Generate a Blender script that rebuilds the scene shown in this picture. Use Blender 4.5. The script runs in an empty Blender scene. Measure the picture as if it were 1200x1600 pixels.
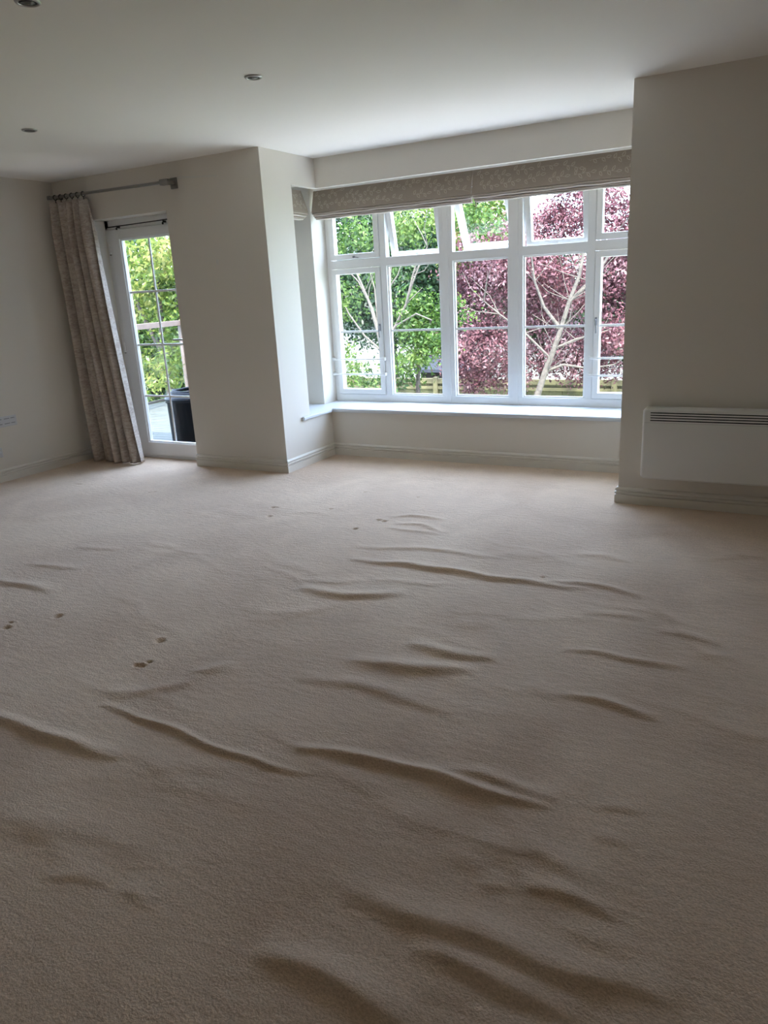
import bpy, bmesh, math, random
import numpy as np
from mathutils import Vector, Matrix

C = bpy.context.scene.collection
SC = bpy.context.scene
R = math.radians
random.seed(7)

# ---------------------------------------------------------------- camera
F_PX, YAW, PITCH, ROLL, EYE = 1157.55, -0.51241, 0.29165, -0.05514, 1.3757
cam_data = bpy.data.cameras.new('camera')
cam = bpy.data.objects.new('camera', cam_data)
C.objects.link(cam)
cam_data.sensor_fit = 'HORIZONTAL'
cam_data.sensor_width = 36.0
cam_data.lens = F_PX / 1200.0 * 36.0
cam_data.clip_start = 0.02
cam_data.clip_end = 300
f0 = Vector((math.sin(YAW), math.cos(YAW), 0)); r0 = Vector((math.cos(YAW), -math.sin(YAW), 0)); u0 = Vector((0, 0, 1))
fw = f0 * math.cos(PITCH) - u0 * math.sin(PITCH)
up = u0 * math.cos(PITCH) + f0 * math.sin(PITCH)
rr = r0 * math.cos(ROLL) + up * math.sin(ROLL)
uu = -r0 * math.sin(ROLL) + up * math.cos(ROLL)
M = Matrix.Identity(4)
for i in range(3):
    M[i][0] = rr[i]; M[i][1] = uu[i]; M[i][2] = -fw[i]
M[0][3], M[1][3], M[2][3] = 0, 0, EYE
cam.matrix_world = M
SC.camera = cam

# ---------------------------------------------------------------- world, sun, exposure
SKY_STRENGTH, SUN_STRENGTH, EXPOSURE = 2.15, 20.0, 0.22
world = bpy.data.worlds.new('sky'); SC.world = world; world.use_nodes = True
nt = world.node_tree
sky = nt.nodes.new('ShaderNodeTexSky'); sky.sky_type = 'NISHITA'; sky.sun_disc = False
sky.sun_elevation = R(60); sky.sun_rotation = R(150); sky.dust_density = 3.5; sky.air_density = 1.0; sky.ozone_density = 1.0
haze = nt.nodes.new('ShaderNodeMixRGB'); haze.inputs['Fac'].default_value = 0.45
haze.inputs['Color2'].default_value = (6.3, 8.0, 11.0, 1)        # thin high cloud over the blue
bg = nt.nodes['Background']; bg.inputs['Strength'].default_value = SKY_STRENGTH
nt.links.new(sky.outputs['Color'], haze.inputs['Color1']); nt.links.new(haze.outputs['Color'], bg.inputs['Color'])

sun_data = bpy.data.lights.new('sun', 'SUN'); sun_data.energy = SUN_STRENGTH; sun_data.angle = R(0.6)
sun_data.color = (1.0, 0.95, 0.87)
sun = bpy.data.objects.new('sun', sun_data); C.objects.link(sun)
sun_dir = Vector((-0.25, 0.36, -0.88))          # light travels this way: from behind the house
sun.rotation_euler = sun_dir.to_track_quat('-Z', 'Y').to_euler()
sun.location = (6, -8, 14)

def portal(name, loc, rot, sx, sy):             # sampling guides in the openings, they give off nothing themselves
    d = bpy.data.lights.new(name, 'AREA'); d.shape = 'RECTANGLE'; d.size = sx; d.size_y = sy; d.cycles.is_portal = True
    o = bpy.data.objects.new(name, d); C.objects.link(o); o.location = loc; o.rotation_euler = rot
portal('portal_bay', (-2.285, 6.0, 1.3), (R(-90), 0, 0), 2.9, 1.8)
portal('portal_side', (-4.06, 5.36, 1.3), (0, R(-90), 0), 1.8, 0.6)
portal('portal_door', (-4.9, 5.05, 1.02), (R(-90), 0, 0), 0.9, 2.1)

SC.view_settings.view_transform = 'Standard'; SC.view_settings.look = 'None'
SC.view_settings.exposure = EXPOSURE; SC.view_settings.gamma = 1.0; SC.view_settings.use_curve_mapping = False
SC.cycles.use_denoising = True
SC.cycles.max_bounces = 14; SC.cycles.diffuse_bounces = 8; SC.cycles.transparent_max_bounces = 24
SC.cycles.sample_clamp_indirect = 6.0
SC.cycles.caustics_reflective = False; SC.cycles.caustics_refractive = False

# ---------------------------------------------------------------- dimensions (metres)
XL, Y1, XA, XR, Y3 = -5.7405, 4.718, -3.520, -0.915, 5.427
Y2 = 4.664
HT = 2.4; HH = 2.181; HS = 0.409
YW = 5.84                                       # room face of the bay window frame
XW0, XW1 = -3.735, -0.835                       # bay window frame, outer edges
DX0, DX1, DH = -5.335, -4.473, 2.06             # door opening
SY0, SY1 = 5.09, 5.625                          # side windows of the bay
YB = -1.75; XE = 1.7                            # wall behind the camera, right-hand wall

# ---------------------------------------------------------------- helpers
def tag(o, label=None, cat=None, group=None, kind=None):
    if label: o['label'] = label
    if cat: o['category'] = cat
    if group: o['group'] = group
    if kind: o['kind'] = kind
    return o
def empty(name, loc=(0, 0, 0), rz=0, parent=None):
    o = bpy.data.objects.new(name, None); C.objects.link(o); o.location = loc; o.rotation_euler = (0, 0, rz)
    o.empty_display_size = 0.1
    if parent: o.parent = parent
    return o

class MB:
    """collects shapes into one mesh"""
    def __init__(s, off=(0, 0, 0)):
        s.v = []; s.f = []; s.m = []; s.off = Vector(off); s.sm = []
    def add(s, vs, fs, mi=0, smooth=False):
        b = len(s.v)
        s.v += [tuple(Vector(v) - s.off) for v in vs]
        s.f += [[b + i for i in f] for f in fs]; s.m += [mi] * len(fs); s.sm += [smooth] * len(fs)
        return s
    def box(s, x0, x1, y0, y1, z0, z1, mi=0):
        v = [(x, y, z) for x in (x0, x1) for y in (y0, y1) for z in (z0, z1)]
        return s.add(v, [(0, 1, 3, 2), (4, 6, 7, 5), (0, 4, 5, 1), (2, 3, 7, 6), (0, 2, 6, 4), (1, 5, 7, 3)], mi)
    def cbox(s, x0, x1, y0, y1, z0, z1, b=0.004, mi=0):
        """box with chamfered edges"""
        bm = bmesh.new()
        vs = [bm.verts.new((x, y, z)) for x in (x0, x1) for y in (y0, y1) for z in (z0, z1)]
        for q in [(0, 1, 3, 2), (4, 6, 7, 5), (0, 4, 5, 1), (2, 3, 7, 6), (0, 2, 6, 4), (1, 5, 7, 3)]:
            bm.faces.new([vs[i] for i in q])
        bmesh.ops.bevel(bm, geom=bm.edges[:], offset=b, segments=2, profile=0.6, affect='EDGES')
        bm.verts.index_update()
        s.add([v.co[:] for v in bm.verts], [[v.index for v in f.verts] for f in bm.faces], mi)
        bm.free(); return s
    def prism(s, poly, axis, a, b, mi=0):
        """polygon extruded along an axis; poly lists the other two coordinates in order"""
        def P(p, t):
            q = list(p); q.insert(axis, t); return tuple(q)
        n = len(poly)
        vs = [P(p, a) for p in poly] + [P(p, b) for p in poly]
        fs = [list(range(n)), list(range(2 * n - 1, n - 1, -1))] + [[i, i + n, (i + 1) % n + n, (i + 1) % n] for i in range(n)]
        return s.add(vs, fs, mi)
    def tube(s, path, rad, seg=12, mi=0, caps=True):
        path = [Vector(p) for p in path]; n = len(path)
        if not hasattr(rad, '__len__'): rad = [rad] * n
        vs = []; fs = []
        prev = None
        for i, p in enumerate(path):
            d = (path[min(i + 1, n - 1)] - path[max(i - 1, 0)]).normalized()
            if prev is None:
                a = d.orthogonal().normalized()
            else:
                a = (prev - d * prev.dot(d)).normalized()
            prev = a; b = d.cross(a)
            for k in range(seg):
                t = 2 * math.pi * k / seg
                vs.append(p + (a * math.cos(t) + b * math.sin(t)) * rad[i])
        for i in range(n - 1):
            for k in range(seg):
                k2 = (k + 1) % seg
                fs.append((i * seg + k, i * seg + k2, (i + 1) * seg + k2, (i + 1) * seg + k))
        s.add(vs, fs, mi, True)
        if caps:
            s.add(vs[:seg], [list(range(seg - 1, -1, -1))], mi); s.add(vs[-seg:], [list(range(seg))], mi)
        return s
    def lathe(s, prof, c, seg=32, mi=0, axis=Vector((0, 0, 1)), smooth=True):
        c = Vector(c); ax = Vector(axis); a = ax.orthogonal().normalized(); b = ax.cross(a)
        vs = []; fs = []
        for (r, h) in prof:
            for k in range(seg):
                t = 2 * math.pi * k / seg
                vs.append(c + ax * h + (a * math.cos(t) + b * math.sin(t)) * r)
        for i in range(len(prof) - 1):
            for k in range(seg):
                k2 = (k + 1) % seg
                fs.append((i * seg + k, i * seg + k2, (i + 1) * seg + k2, (i + 1) * seg + k))
        return s.add(vs, fs, mi, smooth)
    def build(s, name, mats, parent=None, kind=None):
        me = bpy.data.meshes.new(name)
        me.from_pydata(s.v, [], s.f)
        if not isinstance(mats, (list, tuple)): mats = [mats]
        for m in mats: me.materials.append(m)
        me.polygons.foreach_set('material_index', s.m)
        me.polygons.foreach_set('use_smooth', s.sm)
        me.validate(); me.update()
        bm = bmesh.new(); bm.from_mesh(me); bmesh.ops.recalc_face_normals(bm, faces=bm.faces[:]); bm.to_mesh(me); bm.free()
        o = bpy.data.objects.new(name, me); C.objects.link(o)
        o.location = s.off
        if parent:
            o.parent = parent
            o.location = s.off - Vector(world_of(parent))
        if kind: o['kind'] = kind
        return o
def world_of(o):
    p = Vector(o.location)
    while o.parent:
        o = o.parent; p += Vector(o.location)
    return p

# ---------------------------------------------------------------- materials
def mat(name, col, rough=0.6, metal=0.0, spec=0.5, noise=None, bump=None, sheen=0):
    m = bpy.data.materials.new(name); m.use_nodes = True; n = m.node_tree; b = n.nodes['Principled BSDF']
    b.inputs['Base Color'].default_value = (*col, 1); b.inputs['Roughness'].default_value = rough
    b.inputs['Metallic'].default_value = metal; b.inputs['Specular IOR Level'].default_value = spec
    if sheen: b.inputs['Sheen Weight'].default_value = sheen; b.inputs['Sheen Roughness'].default_value = 0.6
    co = n.nodes.new('ShaderNodeTexCoord')
    if noise:
        sc, amt = noise
        t = n.nodes.new('ShaderNodeTexNoise'); t.inputs['Scale'].default_value = sc; t.inputs['Detail'].default_value = 6
        r = n.nodes.new('ShaderNodeValToRGB')
        r.color_ramp.elements[0].position = 0.3; r.color_ramp.elements[1].position = 0.7
        r.color_ramp.elements[0].color = (*[c * (1 - amt) for c in col], 1); r.color_ramp.elements[1].color = (*[min(1, c * (1 + amt)) for c in col], 1)
        n.links.new(co.outputs['Object'], t.inputs['Vector']); n.links.new(t.outputs['Fac'], r.inputs['Fac']); n.links.new(r.outputs['Color'], b.inputs['Base Color'])
    if bump:
        sc, st, di = bump
        t = n.nodes.new('ShaderNodeTexNoise'); t.inputs['Scale'].default_value = sc; t.inputs['Detail'].default_value = 4
        bp = n.nodes.new('ShaderNodeBump'); bp.inputs['Strength'].default_value = st; bp.inputs['Distance'].default_value = di
        n.links.new(co.outputs['Object'], t.inputs['Vector']); n.links.new(t.outputs['Fac'], bp.inputs['Height']); n.links.new(bp.outputs['Normal'], b.inputs['Normal'])
    return m

def glass_mat():
    m = bpy.data.materials.new('window_glass'); m.use_nodes = True; n = m.node_tree
    n.nodes.remove(n.nodes['Principled BSDF']); out = n.nodes['Material Output']
    tr = n.nodes.new('ShaderNodeBsdfTransparent'); tr.inputs['Color'].default_value = (0.985, 0.995, 0.99, 1)
    gl = n.nodes.new('ShaderNodeBsdfGlossy'); gl.inputs['Roughness'].default_value = 0.02
    lw = n.nodes.new('ShaderNodeLayerWeight'); lw.inputs['Blend'].default_value = 0.5
    pw = n.nodes.new('ShaderNodeMath'); pw.operation = 'POWER'; pw.inputs[1].default_value = 5
    fr = n.nodes.new('ShaderNodeMath'); fr.operation = 'MULTIPLY_ADD'; fr.inputs[1].default_value = 0.9; fr.inputs[2].default_value = 0.03
    n.links.new(lw.outputs['Facing'], pw.inputs[0]); n.links.new(pw.outputs[0], fr.inputs[0])
    mx = n.nodes.new('ShaderNodeMixShader')
    n.links.new(fr.outputs[0], mx.inputs[0]); n.links.new(tr.outputs[0], mx.inputs[1]); n.links.new(gl.outputs[0], mx.inputs[2]); n.links.new(mx.outputs[0], out.inputs[0])
    return m

def leaf_mat(name, cols, trans=0.4):
    m = bpy.data.materials.new(name); m.use_nodes = True; n = m.node_tree
    n.nodes.remove(n.nodes['Principled BSDF']); out = n.nodes['Material Output']
    g = n.nodes.new('ShaderNodeNewGeometry'); r = n.nodes.new('ShaderNodeValToRGB')
    while len(r.color_ramp.elements) < len(cols): r.color_ramp.elements.new(0.5)
    for i, c in enumerate(cols):
        r.color_ramp.elements[i].position = i / (len(cols) - 1); r.color_ramp.elements[i].color = (*c, 1)
    t = n.nodes.new('ShaderNodeTexNoise'); t.inputs['Scale'].default_value = 1.3
    co = n.nodes.new('ShaderNodeTexCoord'); n.links.new(co.outputs['Object'], t.inputs['Vector'])
    ad = n.nodes.new('ShaderNodeMath'); ad.operation = 'MULTIPLY_ADD'; ad.inputs[1].default_value = 0.55
    mu = n.nodes.new('ShaderNodeMath'); mu.operation = 'MULTIPLY_ADD'; mu.inputs[1].default_value = 1.6; mu.inputs[2].default_value = -0.58
    n.links.new(t.outputs['Fac'], mu.inputs[0]); n.links.new(g.outputs['Random Per Island'], ad.inputs[0]); n.links.new(mu.outputs[0], ad.inputs[2])
    n.links.new(ad.outputs[0], r.inputs['Fac'])
    d = n.nodes.new('ShaderNodeBsdfDiffuse'); tl = n.nodes.new('ShaderNodeBsdfTranslucent'); gl = n.nodes.new('ShaderNodeBsdfGlossy'); gl.inputs['Roughness'].default_value = 0.35
    m1 = n.nodes.new('ShaderNodeMixShader'); m1.inputs[0].default_value = trans
    m2 = n.nodes.new('ShaderNodeMixShader'); m2.inputs[0].default_value = 0.015
    n.links.new(r.outputs[0], d.inputs[0]); n.links.new(r.outputs[0], tl.inputs[0])
    n.links.new(d.outputs[0], m1.inputs[1]); n.links.new(tl.outputs[0], m1.inputs[2]); n.links.new(m1.outputs[0], m2.inputs[1]); n.links.new(gl.outputs[0], m2.inputs[2]); n.links.new(m2.outputs[0], out.inputs[0])
    return m

def carpet_mat():
    m = mat('carpet', (0.5, 0.43, 0.36), 0.95, spec=0.15, sheen=0.25); n = m.node_tree; b = n.nodes['Principled BSDF']
    co = n.nodes.new('ShaderNodeTexCoord')
    t1 = n.nodes.new('ShaderNodeTexNoise'); t1.inputs['Scale'].default_value = 1.1; t1.inputs['Detail'].default_value = 3; t1.inputs['Distortion'].default_value = 0.6
    t2 = n.nodes.new('ShaderNodeTexNoise'); t2.inputs['Scale'].default_value = 170; t2.inputs['Detail'].default_value = 3
    t3 = n.nodes.new('ShaderNodeTexNoise'); t3.inputs['Scale'].default_value = 9; t3.inputs['Detail'].default_value = 5
    r1 = n.nodes.new('ShaderNodeValToRGB'); r1.color_ramp.elements[0].position = .38; r1.color_ramp.elements[1].position = .62
    r1.color_ramp.elements[0].color = (0.65, 0.48, 0.345, 1); r1.color_ramp.elements[1].color = (0.79, 0.61, 0.45, 1)
    r2 = n.nodes.new('ShaderNodeValToRGB'); r2.color_ramp.elements[0].position = .3; r2.color_ramp.elements[1].position = .7
    r2.color_ramp.elements[0].color = (0.74, 0.73, 0.72, 1); r2.color_ramp.elements[1].color = (1, 1, 1, 1)
    r3 = n.nodes.new('ShaderNodeValToRGB'); r3.color_ramp.elements[0].position = .3; r3.color_ramp.elements[1].position = .7
    r3.color_ramp.elements[0].color = (0.93, 0.92, 0.91, 1); r3.color_ramp.elements[1].color = (1, 1, 1, 1)
    x = n.nodes.new('ShaderNodeMixRGB'); x.blend_type = 'MULTIPLY'; x.inputs[0].default_value = 1
    y = n.nodes.new('ShaderNodeMixRGB'); y.blend_type = 'MULTIPLY'; y.inputs[0].default_value = 1
    for t in (t1, t2, t3): n.links.new(co.outputs['Object'], t.inputs['Vector'])
    n.links.new(t1.outputs['Fac'], r1.inputs[0]); n.links.new(t2.outputs['Fac'], r2.inputs[0]); n.links.new(t3.outputs['Fac'], r3.inputs[0])
    n.links.new(r1.outputs[0], x.inputs[1]); n.links.new(r2.outputs[0], x.inputs[2]); n.links.new(x.outputs[0], y.inputs[1]); n.links.new(r3.outputs[0], y.inputs[2])
    n.links.new(y.outputs[0], b.inputs['Base Color'])
    bp = n.nodes.new('ShaderNodeBump'); bp.inputs['Strength'].default_value = 0.7; bp.inputs['Distance'].default_value = 0.004
    n.links.new(t2.outputs['Fac'], bp.inputs['Height'])
    bp2 = n.nodes.new('ShaderNodeBump'); bp2.inputs['Strength'].default_value = 0.35; bp2.inputs['Distance'].default_value = 0.012
    t4 = n.nodes.new('ShaderNodeTexNoise'); t4.inputs['Scale'].default_value = 30; t4.inputs['Detail'].default_value = 3
    mp = n.nodes.new('ShaderNodeMapping'); mp.inputs['Scale'].default_value = (0.6, 1.3, 1)
    n.links.new(co.outputs['Object'], mp.inputs[0]); n.links.new(mp.outputs[0], t4.inputs['Vector'])
    n.links.new(t4.outputs['Fac'], bp2.inputs['Height']); n.links.new(bp.outputs[0], bp2.inputs['Normal'])
    n.links.new(bp2.outputs[0], b.inputs['Normal'])
    return m

def curtain_mat():
    m = mat('curtain_fabric', (0.3, 0.26, 0.22), 0.8, spec=0.25, sheen=0.0); n = m.node_tree; b = n.nodes['Principled BSDF']
    co = n.nodes.new('ShaderNodeTexCoord')
    mp = n.nodes.new('ShaderNodeMapping'); mp.inputs['Scale'].default_value = (22, 22, 60); mp.inputs['Rotation'].default_value = (0.0, 0.25, 0)
    n.links.new(co.outputs['Object'], mp.inputs[0])
    t = n.nodes.new('ShaderNodeTexNoise'); t.inputs['Scale'].default_value = 1.0; t.inputs['Detail'].default_value = 5; t.inputs['Distortion'].default_value = 1.2
    t2 = n.nodes.new('ShaderNodeTexNoise'); t2.inputs['Scale'].default_value = 7; t2.inputs['Detail'].default_value = 2
    n.links.new(mp.outputs[0], t.inputs['Vector']); n.links.new(co.outputs['Object'], t2.inputs['Vector'])
    mu = n.nodes.new('ShaderNodeMath'); mu.operation = 'MULTIPLY_ADD'; mu.inputs[1].default_value = 0.7
    h = n.nodes.new('ShaderNodeMath'); h.operation = 'MULTIPLY'; h.inputs[1].default_value = 0.3
    n.links.new(t2.outputs['Fac'], h.inputs[0]); n.links.new(t.outputs['Fac'], mu.inputs[0]); n.links.new(h.outputs[0], mu.inputs[2])
    r = n.nodes.new('ShaderNodeValToRGB'); r.color_ramp.elements[0].position = .42; r.color_ramp.elements[1].position = .58
    r.color_ramp.elements[0].color = (0.38, 0.31, 0.26, 1); r.color_ramp.elements[1].color = (0.52, 0.46, 0.405, 1)
    n.links.new(mu.outputs[0], r.inputs[0]); n.links.new(r.outputs[0], b.inputs['Base Color'])
    return m

WALL = mat('wall_paint', (0.72, 0.675, 0.605), 0.85, spec=0.2, bump=(260, 0.05, 0.001))
CEIL = mat('ceiling_paint', (0.91, 0.885, 0.845), 0.9, spec=0.15, bump=(200, 0.05, 0.001))
GLOSSW = mat('white_woodwork', (0.72, 0.68, 0.61), 0.45)
PVC = mat('white_plastic_frame', (0.86, 0.855, 0.84), 0.3)
SILL = mat('window_board_paint', (0.62, 0.64, 0.66), 0.4)
PATCH = mat('filler_white', (0.69, 0.67, 0.62), 0.9, spec=0.1)
GLASS = glass_mat()
CARPET = carpet_mat()
CURTAIN = curtain_mat()
BLIND = mat('blind_fabric', (0.39, 0.325, 0.265), 0.85, spec=0.15, noise=(300, 0.10), sheen=0.1)
BLINDLEAF = mat('blind_leaf_print', (0.58, 0.52, 0.44), 0.8, spec=0.15)
BLINDLIN = mat('blind_lining', (0.60, 0.54, 0.48), 0.85, spec=0.15)
STEEL = mat('brushed_steel', (0.30, 0.29, 0.27), 0.35, metal=0.9)
DARKM = mat('dark_metal', (0.035, 0.032, 0.03), 0.45, metal=0.4)
CHROME = mat('satin_chrome', (0.42, 0.41, 0.38), 0.3, metal=1.0)
LAMPGL = mat('unlit_lamp_glass', (0.10, 0.10, 0.095), 0.2)
HEATW = mat('heater_enamel', (0.78, 0.765, 0.73), 0.3)
SEAM = mat('seam_grey', (0.42, 0.41, 0.39), 0.6)
SLOT = mat('slot_black', (0.008, 0.008, 0.008), 0.8)
PLATE = mat('socket_plastic', (0.60, 0.60, 0.61), 0.35)
GREYP = mat('grey_plastic', (0.26, 0.26, 0.27), 0.4)
RENDER = mat('outside_render', (0.70, 0.68, 0.63), 0.9, bump=(40, 0.3, 0.01))
DECK = mat('deck_boards', (0.022, 0.026, 0.021), 0.8, noise=(6, 0.3))
RAILM = mat('handrail_wood', (0.085, 0.062, 0.052), 0.6, noise=(8, 0.15))
BIN = mat('black_plastic', (0.0022, 0.003, 0.0048), 0.6, spec=0.08, bump=(30, 0.2, 0.01))
BINLID = mat('grey_plastic_sheet', (0.014, 0.017, 0.024), 0.5, spec=0.12, bump=(12, 0.6, 0.02))
BLUEP = mat('blue_plastic', (0.008, 0.03, 0.09), 0.5)
BARK = mat('pale_bark', (0.062, 0.053, 0.042), 0.9, noise=(14, 0.35), bump=(30, 0.5, 0.02))
BARKD = mat('dark_bark', (0.03, 0.023, 0.018), 0.9, noise=(14, 0.35))
FENCE = mat('weathered_fence', (0.060, 0.054, 0.024), 0.9, noise=(3.5, 0.65), bump=(30, 0.4, 0.01))
GRASS = mat('lawn', (0.10, 0.17, 0.05), 0.95, noise=(3, 0.4))
PALE = mat('pale_bounce_and_roof', (0.5, 0.48, 0.45), 0.9, noise=(5, 0.1))  # for the added bounce slab and the house roof
ROOF = mat('dark_roof', (0.012, 0.015, 0.024), 0.6, noise=(10, 0.2))
WHITEW = mat('white_house_wall', (0.16, 0.16, 0.16), 0.85)
L_PLUM = leaf_mat('plum_leaves', [(0.026, 0.010, 0.012), (0.090, 0.034, 0.042), (0.19, 0.095, 0.105), (0.33, 0.235, 0.235)], 0.35)  # paler stops put sunlit highlights into the leaf colour
L_GREEN = leaf_mat('green_leaves', [(0.008, 0.022, 0.005), (0.026, 0.060, 0.011), (0.062, 0.110, 0.020), (0.12, 0.16, 0.045)], 0.45)
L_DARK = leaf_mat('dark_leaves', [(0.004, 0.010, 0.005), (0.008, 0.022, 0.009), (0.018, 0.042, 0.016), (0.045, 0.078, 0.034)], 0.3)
L_YELL = leaf_mat('yellow_green_leaves', [(0.012, 0.034, 0.008), (0.044, 0.080, 0.014), (0.105, 0.135, 0.026), (0.17, 0.16, 0.05)], 0.5)

RIDGES = [
    (0.018, 0.018, [(-2.03, 3.16), (-1.834, 3.161), (-1.654, 3.179), (-1.44, 3.183), (-1.231, 3.171), (-1.041, 3.183), (-0.886, 3.184), (-0.728, 3.205)]),
    (0.012, 0.016, [(-0.961, 3.231), (-0.814, 3.254), (-0.664, 3.245), (-0.487, 3.197)]),
    (0.009, 0.018, [(-2.104, 3.351), (-1.907, 3.366), (-1.711, 3.449), (-1.481, 3.446), (-1.233, 3.455)]),
    (0.017, 0.024, [(-2.043, 2.727), (-1.903, 2.713), (-1.762, 2.719), (-1.62, 2.775), (-1.497, 2.864)]),
    (0.006, 0.02, [(-2.111, 2.798), (-1.914, 2.847), (-1.762, 2.932)]),
    (0.006, 0.03, [(-2.058, 2.349), (-1.923, 2.382), (-1.839, 2.51), (-1.716, 2.643)]),
    (0.016, 0.022, [(-1.289, 2.39), (-1.145, 2.385), (-1.007, 2.38), (-0.888, 2.408)]),
    (0.016, 0.026, [(-1.433, 2.201), (-1.298, 2.191), (-1.172, 2.213), (-1.037, 2.264), (-0.922, 2.297)]),
    (0.01, 0.022, [(-1.551, 1.999), (-1.393, 2.02), (-1.289, 2.03), (-1.073, 2.014), (-0.851, 1.973)]),
    (0.01, 0.012, [(-0.713, 2.576), (-0.573, 2.607), (-0.407, 2.604), (-0.219, 2.606)]),
    (0.014, 0.014, [(-0.6, 2.255), (-0.492, 2.262), (-0.384, 2.248), (-0.285, 2.237)]),
    (0.008, 0.018, [(-0.725, 2.963), (-0.577, 2.966), (-0.436, 2.975)]),
    (0.009, 0.018, [(-0.398, 2.9), (-0.285, 2.872), (-0.144, 2.847)]),
    (0.006, 0.018, [(-0.256, 2.733), (-0.082, 2.747)]),
    (0.012, 0.009, [(-2.102, 1.544), (-1.936, 1.54), (-1.742, 1.527), (-1.59, 1.514), (-1.443, 1.498), (-1.295, 1.5), (-1.138, 1.527)]),
    (0.017, 0.016, [(-2.466, 1.317), (-2.331, 1.323), (-2.166, 1.327), (-1.997, 1.321), (-1.848, 1.323), (-1.74, 1.342)]),
    (0.02, 0.014, [(-1.29, 1.61), (-1.127, 1.636), (-0.981, 1.659), (-0.832, 1.659), (-0.708, 1.652), (-0.615, 1.658), (-0.472, 1.666)]),
    (0.011, 0.016, [(-0.817, 1.716), (-0.696, 1.721), (-0.577, 1.712), (-0.462, 1.725)]),
    (0.008, 0.024, [(-2.158, 1.592), (-2.034, 1.631), (-1.979, 1.704), (-1.9, 1.788), (-1.868, 1.896), (-1.783, 1.965)]),
    (0.007, 0.02, [(-1.955, 1.848), (-1.875, 1.904), (-1.837, 1.992)]),
    (0.02, 0.026, [(-0.828, 1.183), (-0.722, 1.18), (-0.626, 1.186), (-0.519, 1.19), (-0.429, 1.187), (-0.344, 1.185), (-0.255, 1.2), (-0.169, 1.213), (-0.073, 1.214)]),
    (0.015, 0.02, [(-0.623, 1.115), (-0.531, 1.112), (-0.444, 1.112), (-0.348, 1.11), (-0.243, 1.101)]),
    (0.019, 0.022, [(-0.923, 0.959), (-0.806, 0.962), (-0.708, 0.959), (-0.616, 0.957), (-0.526, 0.949)]),
    (0.011, 0.016, [(-0.464, 1.377), (-0.375, 1.387), (-0.284, 1.379), (-0.234, 1.373)]),
    (0.006, 0.016, [(-0.55, 1.347), (-0.474, 1.357)]),
    (0.008, 0.02, [(-0.339, 1.313), (-0.264, 1.293), (-0.183, 1.288)]),
    (0.006, 0.02, [(-0.675, 1.4), (-0.535, 1.395)]),
    (0.007, 0.026, [(-0.62, 1.481), (-0.434, 1.482), (-0.243, 1.453)]),
    (0.005, 0.014, [(-0.388, 1.713), (-0.319, 1.745), (-0.231, 1.76)]),
    (0.005, 0.014, [(-0.356, 1.617), (-0.253, 1.617)]),
    (0.005, 0.014, [(-1.551, 0.903), (-1.457, 0.943), (-1.375, 0.942)]),
    (0.005, 0.014, [(-1.343, 0.933), (-1.311, 0.954), (-1.234, 0.942)]),
    (0.006, 0.04, [(-1.93, 1.002), (-1.759, 1.022), (-1.623, 1.051)]),
    (0.008, 0.02, [(-3.733, 2.462), (-3.432, 2.48), (-3.316, 2.533)]),
    (0.012, 0.02, [(-3.703, 2.206), (-3.411, 2.224), (-3.184, 2.222)]),
    (0.006, 0.02, [(-3.697, 2.762), (-3.38, 2.818)]),
    (0.005, 0.02, [(-3.319, 2.96), (-3.061, 2.958)]),
    (0.01, 0.014, [(-2.154, 3.908), (-2.057, 3.984), (-1.808, 3.97)]),
    (0.009, 0.014, [(-2.079, 3.809), (-1.894, 3.832), (-1.702, 3.733)]),
    (0.007, 0.014, [(-2.093, 3.71), (-1.877, 3.709), (-1.705, 3.695)]),
    (0.008, 0.02, [(-0.913, 3.634), (-0.756, 3.662), (-0.62, 3.615)]),
    (0.006, 0.05, [(-1.333, 3.533), (-1.125, 3.546), (-0.93, 3.451)]),
    (0.006, 0.03, [(-0.339, 3.758), (-0.175, 3.896), (0.052, 3.931)]),
    (0.005, 0.05, [(-0.995, 1.126), (-0.881, 1.209), (-0.75, 1.231)]),
    (0.006, 0.03, [(-1.204, 2.645), (-1.085, 2.639), (-1.016, 2.721)]),
    (0.006, 0.03, [(-0.743, 2.274), (-0.642, 2.246), (-0.565, 2.293)]),
    (0.004, 0.05, [(-4.987, 3.077), (-4.428, 3.076), (-4.132, 3.363), (-3.891, 3.607)]),
    (0.004, 0.04, [(-3.416, 3.48), (-3.284, 3.647), (-2.878, 3.605)]),
    (0.007, 0.05, [(-0.736, 4.05), (-0.488, 4.196), (-0.197, 4.206)]),
    (0.004, 0.03, [(-2.502, 4.875), (-2.182, 4.87), (-1.898, 4.917)]),
]
DENTS = [
    (-2.914, 2.026, 0.022),
    (-3.034, 1.846, 0.018),
    (-3.068, 1.890, 0.012),
    (-2.260, 2.021, 0.022),
    (-2.188, 1.822, 0.016),
    (-2.164, 1.826, 0.014),
    (-2.161, 1.861, 0.012),
    (-3.021, 3.845, 0.018),
    (-2.991, 3.854, 0.012),
    (-2.918, 3.664, 0.018),
    (-2.248, 3.630, 0.018),
    (-2.198, 3.837, 0.018),
    (-2.155, 3.824, 0.018),
    (-2.613, 4.382, 0.012),
    (-2.189, 4.377, 0.012),
    (-2.622, 3.945, 0.014),
    (-4.191, 3.866, 0.014),
    (-4.165, 3.893, 0.014),
    (-4.982, 3.879, 0.012),
    (-5.004, 3.873, 0.012),
    (-0.981, 3.276, 0.012),
]
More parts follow.
